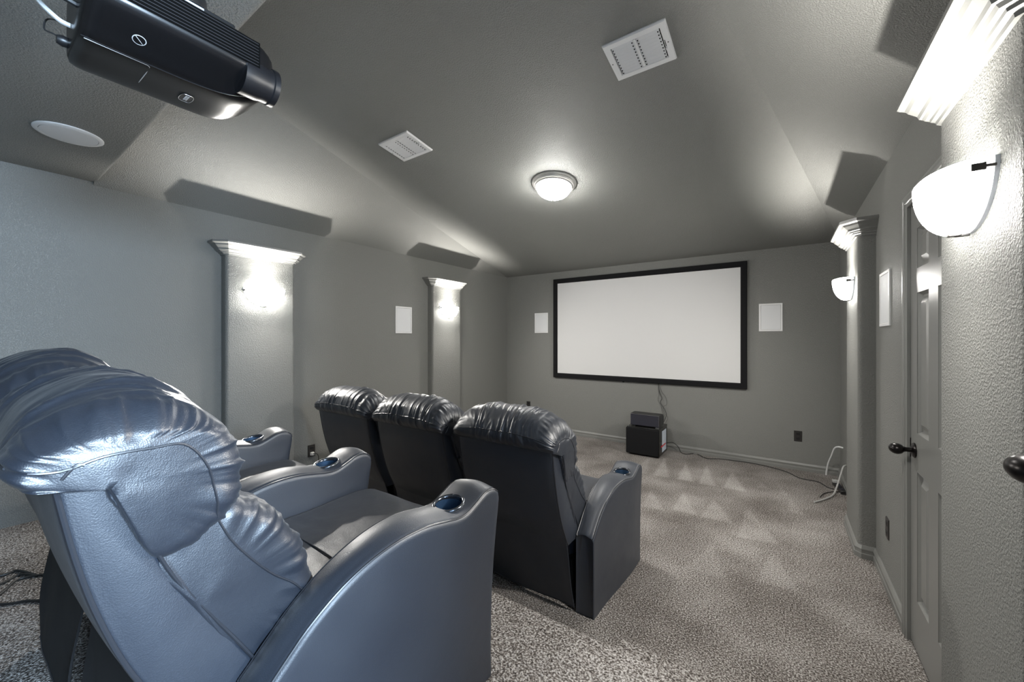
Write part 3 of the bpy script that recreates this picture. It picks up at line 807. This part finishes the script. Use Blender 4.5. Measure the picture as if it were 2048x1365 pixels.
def side_seam(bv, yz, parent):
    """stitched line following the end panels of a cushion, one on each end"""
    pts = catmull([(0, a, b) for a, b in yz], 34)
    for s in (-1, 1):
        out = []
        for p in pts:
            h = bv.ray_cast(Vector((s*.6, p.y, p.z)), Vector((-s, 0, 0)))
            if h[0] is not None: out.append(h[0])
        bm = B(); tube(bm, out, .0024, 6)
        obj('stitched_seam', bm, M['thread'], parent, smooth=True)
def make_backrest(parent, HW, drop=0.0):
    REAR = [(-.252, .912), (-.246, .885), (-.224, .76), (-.198, .65), (-.158, .53), (-.105, .42), (-.085, .385)]
    FRONT = [(-.175, .912), (-.168, .880), (-.110, .70), (-.05, .585), (.005, .487), (.055, .395), (.06, .385)]
    rear = catmull([(0, a, b) for a, b in REAR], 26); front = catmull([(0, a, b) for a, b in FRONT], 26)
    bm = B(); side = list(rear) + list(reversed(front))
    # x stations with a slightly crowned rear face
    rings = []
    rc = .012
    for x, ins in [(-HW, rc), (-HW+rc*.3, rc*.3), (-HW+rc, 0)] + [(-HW+rc+(2*HW-2*rc)*k/14, 0) for k in range(1, 14)] + [(HW-rc, 0), (HW-rc*.3, rc*.3), (HW, rc)]:
        crown = .010*(1-(x/HW)**2)
        ring = []
        for i, p in enumerate(side):
            y = p.y
            if i < 26: y = p.y + ins - crown*sm(0, .2, min(i, 25-i)/25)
            else: y = p.y - ins
            ring.append((x, y, p.z))
        rings.append(ring)
    loft(bm, rings)
    back = obj('backrest', bm, M['leather_panel'], parent, smooth=True, angle=45)
    for s in (-1, 1):
        bm = B(); tube(bm, [(s*(HW-.003), p.y+.004, p.z) for p in rear], .0042, 8); obj('piping', bm, M['thread'], back, smooth=True)
        bm = B(); tube(bm, [(s*(HW+.0012), p.y-.002, p.z) for p in front[2:]], .0034, 6); obj('crease_seam', bm, M['thread'], back, smooth=True)
    # stuffed cushions
    HD = [(y, z - drop*sm(.80, 1.0, z)) for y, z in HEAD]
    dome = lambda x, y, z: z - .062*sm(.90, 1.04, z)*(abs(x)/HW)**3.2
    bm, rg = pillow(HD, HW+.012, .048, .21, 190, 130, head_wr(parent['seed'], (-.215, .870)), centre=(-.182, .862), bulge=.012, dome=dome)
    bv = BVHTree.FromBMesh(bm)
    head = obj('head_cushion', bm, M['leather'], back, smooth=True, angle=0)
    n = len(rg)
    kk = min(range(190), key=lambda i: (rg[n//2][i] - Vector((0, -.287, .962-drop))).length)
    j0 = next(j for j in range(n) if rg[j][0].x > -(HW-.005)); j1 = n-1-j0
    bm = B(); tube(bm, [rg[j][kk] for j in range(j0, j1+1)], .0026, 6)
    obj('stitched_seam', bm, M['thread'], head, smooth=True)
    side_seam(bv, [(-.268, .930-drop*.6), (-.235, .926-drop*.6), (-.19, .938-drop*.6), (-.13, .938-drop*.6), (-.085, .912), (-.052, .865), (-.038, .80), (-.034, .757)], head)
    side_seam(bv, [(-.212, .930-drop*.6), (-.222, .91), (-.236, .892)], head)
    bm, rg = pillow(LUMB, HW-.004, .042, .20, 150, 110, head_wr(parent['seed']+4.3, (-.075, .64)), centre=(-.062, .600), bulge=.010)
    bv = BVHTree.FromBMesh(bm)
    lum = obj('lumbar_cushion', bm, M['leather'], back, smooth=True, angle=0)
    side_seam(bv, [(-.030, .752), (-.008, .70), (.028, .645), (.070, .592), (.115, .548), (.140, .515)], lum)
    return back

def make_skirt(parent, HW, seed, hang=.105, mt='leather_panel'):
    """loose leather flap closing the back below the panel"""
    bm = B(); nx, nz = 36, 22; g = []
    for layer in (0, 1):
        rows = []
        for j in range(nz+1):
            q = j/nz; z = .425 - .40*q
            row = []
            for i in range(nx+1):
                u = -1 + 2*i/nx; x = u*(HW-.004)*(1 + .0*q)
                y = -.108 + hang*q**.8 + .010*q*noise.noise(Vector((x*7, q*2, seed))) - .018*q*math.exp(-((1-abs(u))/.10)**2)*math.sin(q*PI) + layer*.005
                zz = z + .012*q*noise.noise(Vector((x*4, seed, 1)))
                row.append(bm.verts.new((x, y, zz)))
            rows.append(row)
        g.append(rows)
    for rows in g:
        for j in range(nz):
            for i in range(nx): bm.faces.new((rows[j][i], rows[j][i+1], rows[j+1][i+1], rows[j+1][i]))
    for j in range(nz):
        for i in (0, nx): bm.faces.new((g[0][j][i], g[0][j+1][i], g[1][j+1][i], g[1][j][i]))
    for i in range(nx):
        for j in (0, nz): bm.faces.new((g[0][j][i], g[0][j][i+1], g[1][j][i+1], g[1][j][i]))
    hem = [g[0][nz][i].co.copy() for i in range(nx+1)]
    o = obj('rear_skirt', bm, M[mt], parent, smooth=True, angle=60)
    bm = B(); tube(bm, hem, .003, 6); obj('hem', bm, M['thread'], o, smooth=True)
    return o

TOPZ = [(0, .412), (.03, .440), (.06, .468), (.10, .503), (.17, .548), (.25, .580), (.33, .596), (.41, .597), (.48, .586), (.53, .577), (.57, .578), (.61, .593), (.65, .611), (.685, .615), (.715, .604), (.735, .580)]
FRONTY = [(0, .690), (.1, .688), (.25, .692), (.38, .703), (.48, .718), (.55, .730), (.6, .736)]
CUPY = .565
def arm_mesh(wi0, wi1, wo0, wo1):
    """armrest: inner half width wi (towards -x), outer half width wo (+x) at the rear (0) and front (1); shape along y from TOPZ"""
    N = 46
    tz = catmull([(0, a, b) for a, b in TOPZ], 200)
    tab = [(p.y, p.z) for p in tz]
    rings = []
    NZ = 18; NT = 15
    def ring(y, shrink=0.0, yfun=None):
        q = sm(0, .62, y); wi = wi0+(wi1-wi0)*q - shrink; wo = wo0+(wo1-wo0)*q - shrink
        zt = interp(tab, y) - shrink*.8
        rr = .022
        pts = []
        for k in range(NZ): pts.append((-wi, (zt-rr)*k/NZ))
        for k in range(7):
            a = PI - PI/2*k/6; pts.append((-wi+rr+rr*math.cos(a), zt-rr+rr*math.sin(a)))
        for k in range(1, NT):
            u = k/NT; pts.append((-wi+rr+(wi+wo-2*rr)*u, zt+.008*math.sin(PI*u)))
        for k in range(7):
            a = PI/2 - PI/2*k/6; pts.append((wo-rr+rr*math.cos(a), zt-rr+rr*math.sin(a)))
        for k in range(NZ): pts.append((wo, (zt-rr)*(1-(k+1)/NZ)))
        # faint crowning of the big side panels
        out = []
        for x, z in pts:
            yy = y if yfun is None else yfun(y, z)
            b = .006*math.sin(PI*min(1, max(0, z/.55)))*sm(0, .25, y)*sm(.74, .55, y)
            out.append((x + (b if x > 0 else -b)*(1 if abs(abs(x)-(wo if x > 0 else wi)) < .003 else 0), yy, z))
        return out
    def fr(y, z):
        # lean of the front face: pull the last stations onto the front curve
        L = interp(FRONTY, z)
        return y*L/.736 if y > .45 else y*(1 + (L/.736-1)*(y/.45)**2)
    rings.append(ring(.004, .010)); rings.append(ring(.0, .006) if False else [(x, .000, z) for x, _, z in ring(.0, .004)])
    for k in range(N+1):
        y = .003 + (.722-.003)*k/N
        rings.append(ring(y, 0, fr))
    for y, s in ((.728, .002), (.733, .006), (.736, .012), (.737, .020)):
        rings.append(ring(y, s, fr))
    bm = B(); loft(bm, rings)
    return bm, rings, tab

def cup_cut(o, cx, cy, cz, r, depth):
    """cut the round cup well into the armrest top"""
    bm = B(); lathe(bm, [(0, -depth), (r, -depth), (r, .08), (0, .08)], (cx, cy, cz), (0, 0, 1), 40)
    bmesh.ops.recalc_face_normals(bm, faces=bm.faces)
    me = bpy.data.meshes.new('well'); bm.to_mesh(me); bm.free()
    cut = bpy.data.objects.new('well', me); C.objects.link(cut)
    pw = o.matrix_world.copy()
    md = o.modifiers.new('b', 'BOOLEAN'); md.operation = 'DIFFERENCE'; md.object = cut; md.solver = 'EXACT'
    par = o.parent; o.parent = None
    bpy.context.view_layer.update()
    dg = bpy.context.evaluated_depsgraph_get()
    new = bpy.data.meshes.new_from_object(o.evaluated_get(dg))
    o.modifiers.remove(md); old = o.data; o.data = new; o.parent = par
    bpy.data.objects.remove(cut); bpy.data.meshes.remove(me)
    new.materials.clear() if False else None
    for p in new.polygons: p.use_smooth = True
    try: new.set_sharp_from_angle(angle=math.radians(50))
    except Exception: pass

def make_arm(parent, xc, kind):
    W = dict(end=(.052, .078, .050, .082), mid=(.066, .080, .066, .080))[kind]
    bm, rings, tab = arm_mesh(*W)
    for v in bm.verts: v.co.x += xc
    arm = obj('armrest', bm, M['leather_panel'], parent, smooth=True, angle=50)
    cz = interp(tab, CUPY)+.004
    cup_cut(arm, xc+.002, CUPY, cz, .0425, .085)
    q = (interp(tab, CUPY+.05)-interp(tab, CUPY-.05))/.10
    ax = Vector((0, -q, 1)).normalized()
    bm = B(); lathe(bm, [(.0415, -.02), (.0415, .001), (.043, .006), (.048, .008), (.052, .006), (.053, .001), (.052, -.002), (.0415, -.02)], (xc+.002, CUPY, cz+.003), ax, 44, caps=False)
    cup = obj('cup_holder', bm, M['cupring'], arm, smooth=True, angle=0)
    bm = B(); lathe(bm, [(.0412, .003), (.0405, -.02), (.039, -.078), (.030, -.0815), (0, -.0815)], (xc+.002, CUPY, cz), (0, 0, 1), 40, caps=False)
    obj('cup_well', bm, M['cupmetal'], arm, smooth=True, angle=0)
    # piping along both top edges, and down the rear
    idx_in, idx_out = 21, 18+7+14+3
    for i in (idx_in, idx_out):
        bm = B(); tube(bm, [Vector(r[i]) + Vector((xc, 0, .0)) for r in rings[1:-2]], .0028, 6); obj('piping', bm, M['thread'], arm, smooth=True)
    return arm

def make_seat(parent, HS):
    prof = [(.02, .30), (.02, .425), (.06, .452), (.20, .458), (.40, .462), (.58, .470), (.68, .466), (.735, .44), (.758, .39), (.758, .32), (.73, .27), (.60, .255), (.2, .255), (.05, .26)]
    def wr(t, s, f, x, q): return .006*noise.noise(Vector((x*6, q.y*5, parent['seed']))) + .0035*ridge(Vector((x*9, q.y*22, 3.1)))*sm(.1, .5, .5-abs(q.y-.2))
    bm, rg = pillow(prof, HS, .035, .10, 120, 30, wr, bulge=.002)
    s = obj('seat_cushion', bm, M['leather'], parent, smooth=True, angle=0)
    bm = B(); tube(bm, [(-HS+.02, .30, .4635), (0, .31, .4635), (HS-.02, .30, .4635)], .0022, 6, 20); obj('stitched_seam', bm, M['thread'], s, smooth=True)
    prof = [(.655, .06), (.650, .15), (.66, .235), (.70, .245), (.735, .22), (.742, .15), (.735, .075), (.70, .05)]
    bm, rg = pillow(prof, HS, .02, .08, 60, 16, lambda t, s, f, x, q: .003*noise.noise(Vector((x*8, s*5, 1))), bulge=.0)
    obj('footrest', bm, M['leather'], parent, smooth=True, angle=0)
    bm = B(); box(bm, -HS+.005, HS-.005, .03, .63, .02, .25); obj('base_frame', bm, M['lining_and_shade'], parent)
    for sx in (-1, 1):
        for yy in (.06, .60):
            bm = B(); lathe(bm, [(0, 0), (.02, 0), (.022, .02), (0, .022)], (sx*(HS-.06), yy, 0), (0, 0, 1), 12); obj('foot', bm, M['black'], parent, smooth=True)

HW = .298
def recliner(label, x, y, z, arms, group, seed, drop=0.0, hang=.105):
    t = thing('recliner', label, 'recliner', (x, y, z), 0, group); t['seed'] = seed
    make_backrest(t, HW, drop)
    make_skirt(t, HW, seed, hang, 'leather_panel' if hang > 0 else 'lining_and_shade')  # back row flap is near-black: the shade on it is put into its colour
    make_seat(t, .268)
    for side, kind in arms: make_arm(t, side*.350, kind)
    return t
def copy_tree(o, parent=None):
    c = o.copy(); C.objects.link(c); c.parent = parent
    for ch in list(o.children): copy_tree(ch, c)
    return c
FY, FX = 1.855, -.830-.35
RY, RX = .332, -.866-.35
g1, g2 = 'recliners of the front row on the floor', 'recliners of the back row on the platform'
r1 = recliner('front row black leather recliner at the aisle end with an open-sided armrest', FX, FY, 0, [(1, 'end'), (-1, 'mid')], g1, 1.7)
rb = recliner('big black leather recliner nearest the camera, seen from its side on the platform', RX, RY, PLAT, [(1, 'end'), (-1, 'mid')], g2, 5.2, .035, -.03)
r2 = recliner('middle black leather recliner of the front row', FX-.70, FY-.02, 0, [(-1, 'mid')], g1, 9.1)
r3 = copy_tree(r2); r3.location = (FX-1.40, FY-.02, 0)
r3['label'] = 'front row black leather recliner at the far end by the long wall'
rc2 = copy_tree(r2); rc2.location = (RX-.70, RY, PLAT); rc2['group'] = g2
for ch in list(rc2.children):
    if ch.name.startswith('rear_skirt'):
        for g in list(ch.children): bpy.data.objects.remove(g)
        bpy.data.objects.remove(ch)
make_skirt(rc2, HW, 3.3, -.04, 'lining_and_shade')  # darker than leather, with shadow painted in as the flap's colour
rc2['label'] = 'black leather recliner on the platform, farther of the two back row seats'

# ------------------------------------------------------------------ light from the hallway, world, camera
def area(name, loc, rot, sx, sy, e, col):
    l = bpy.data.lights.new(name, 'AREA'); l.shape = 'RECTANGLE'; l.size = sx; l.size_y = sy; l.energy = e; l.color = col
    o = link(bpy.data.objects.new(name, l)); o.location = loc; o.rotation_euler = rot
    return o
area('hall_light', (2.0, .06, 1.95), (0, math.radians(80), 0), .7, .8, 112, (.60, .79, 1.0))

w = bpy.data.worlds.new('World'); sc.world = w; w.use_nodes = True
w.node_tree.nodes['Background'].inputs[0].default_value = (.5, .55, .6, 1); w.node_tree.nodes['Background'].inputs[1].default_value = .05
cam = bpy.data.cameras.new('Camera'); co = link(bpy.data.objects.new('Camera', cam))
co.location = (0, 0, EYE); co.rotation_euler = (PI/2, 0, YAW)
cam.sensor_width = 36; cam.lens = FPX*36/2048; cam.shift_y = -(682.5-CYPX)/2048; cam.clip_start = .02
sc.camera = co
sc.view_settings.view_transform = 'Standard'; sc.view_settings.look = 'None'; sc.view_settings.exposure = 1.78; sc.view_settings.gamma = 1.0
sc.view_settings.use_curve_mapping = False
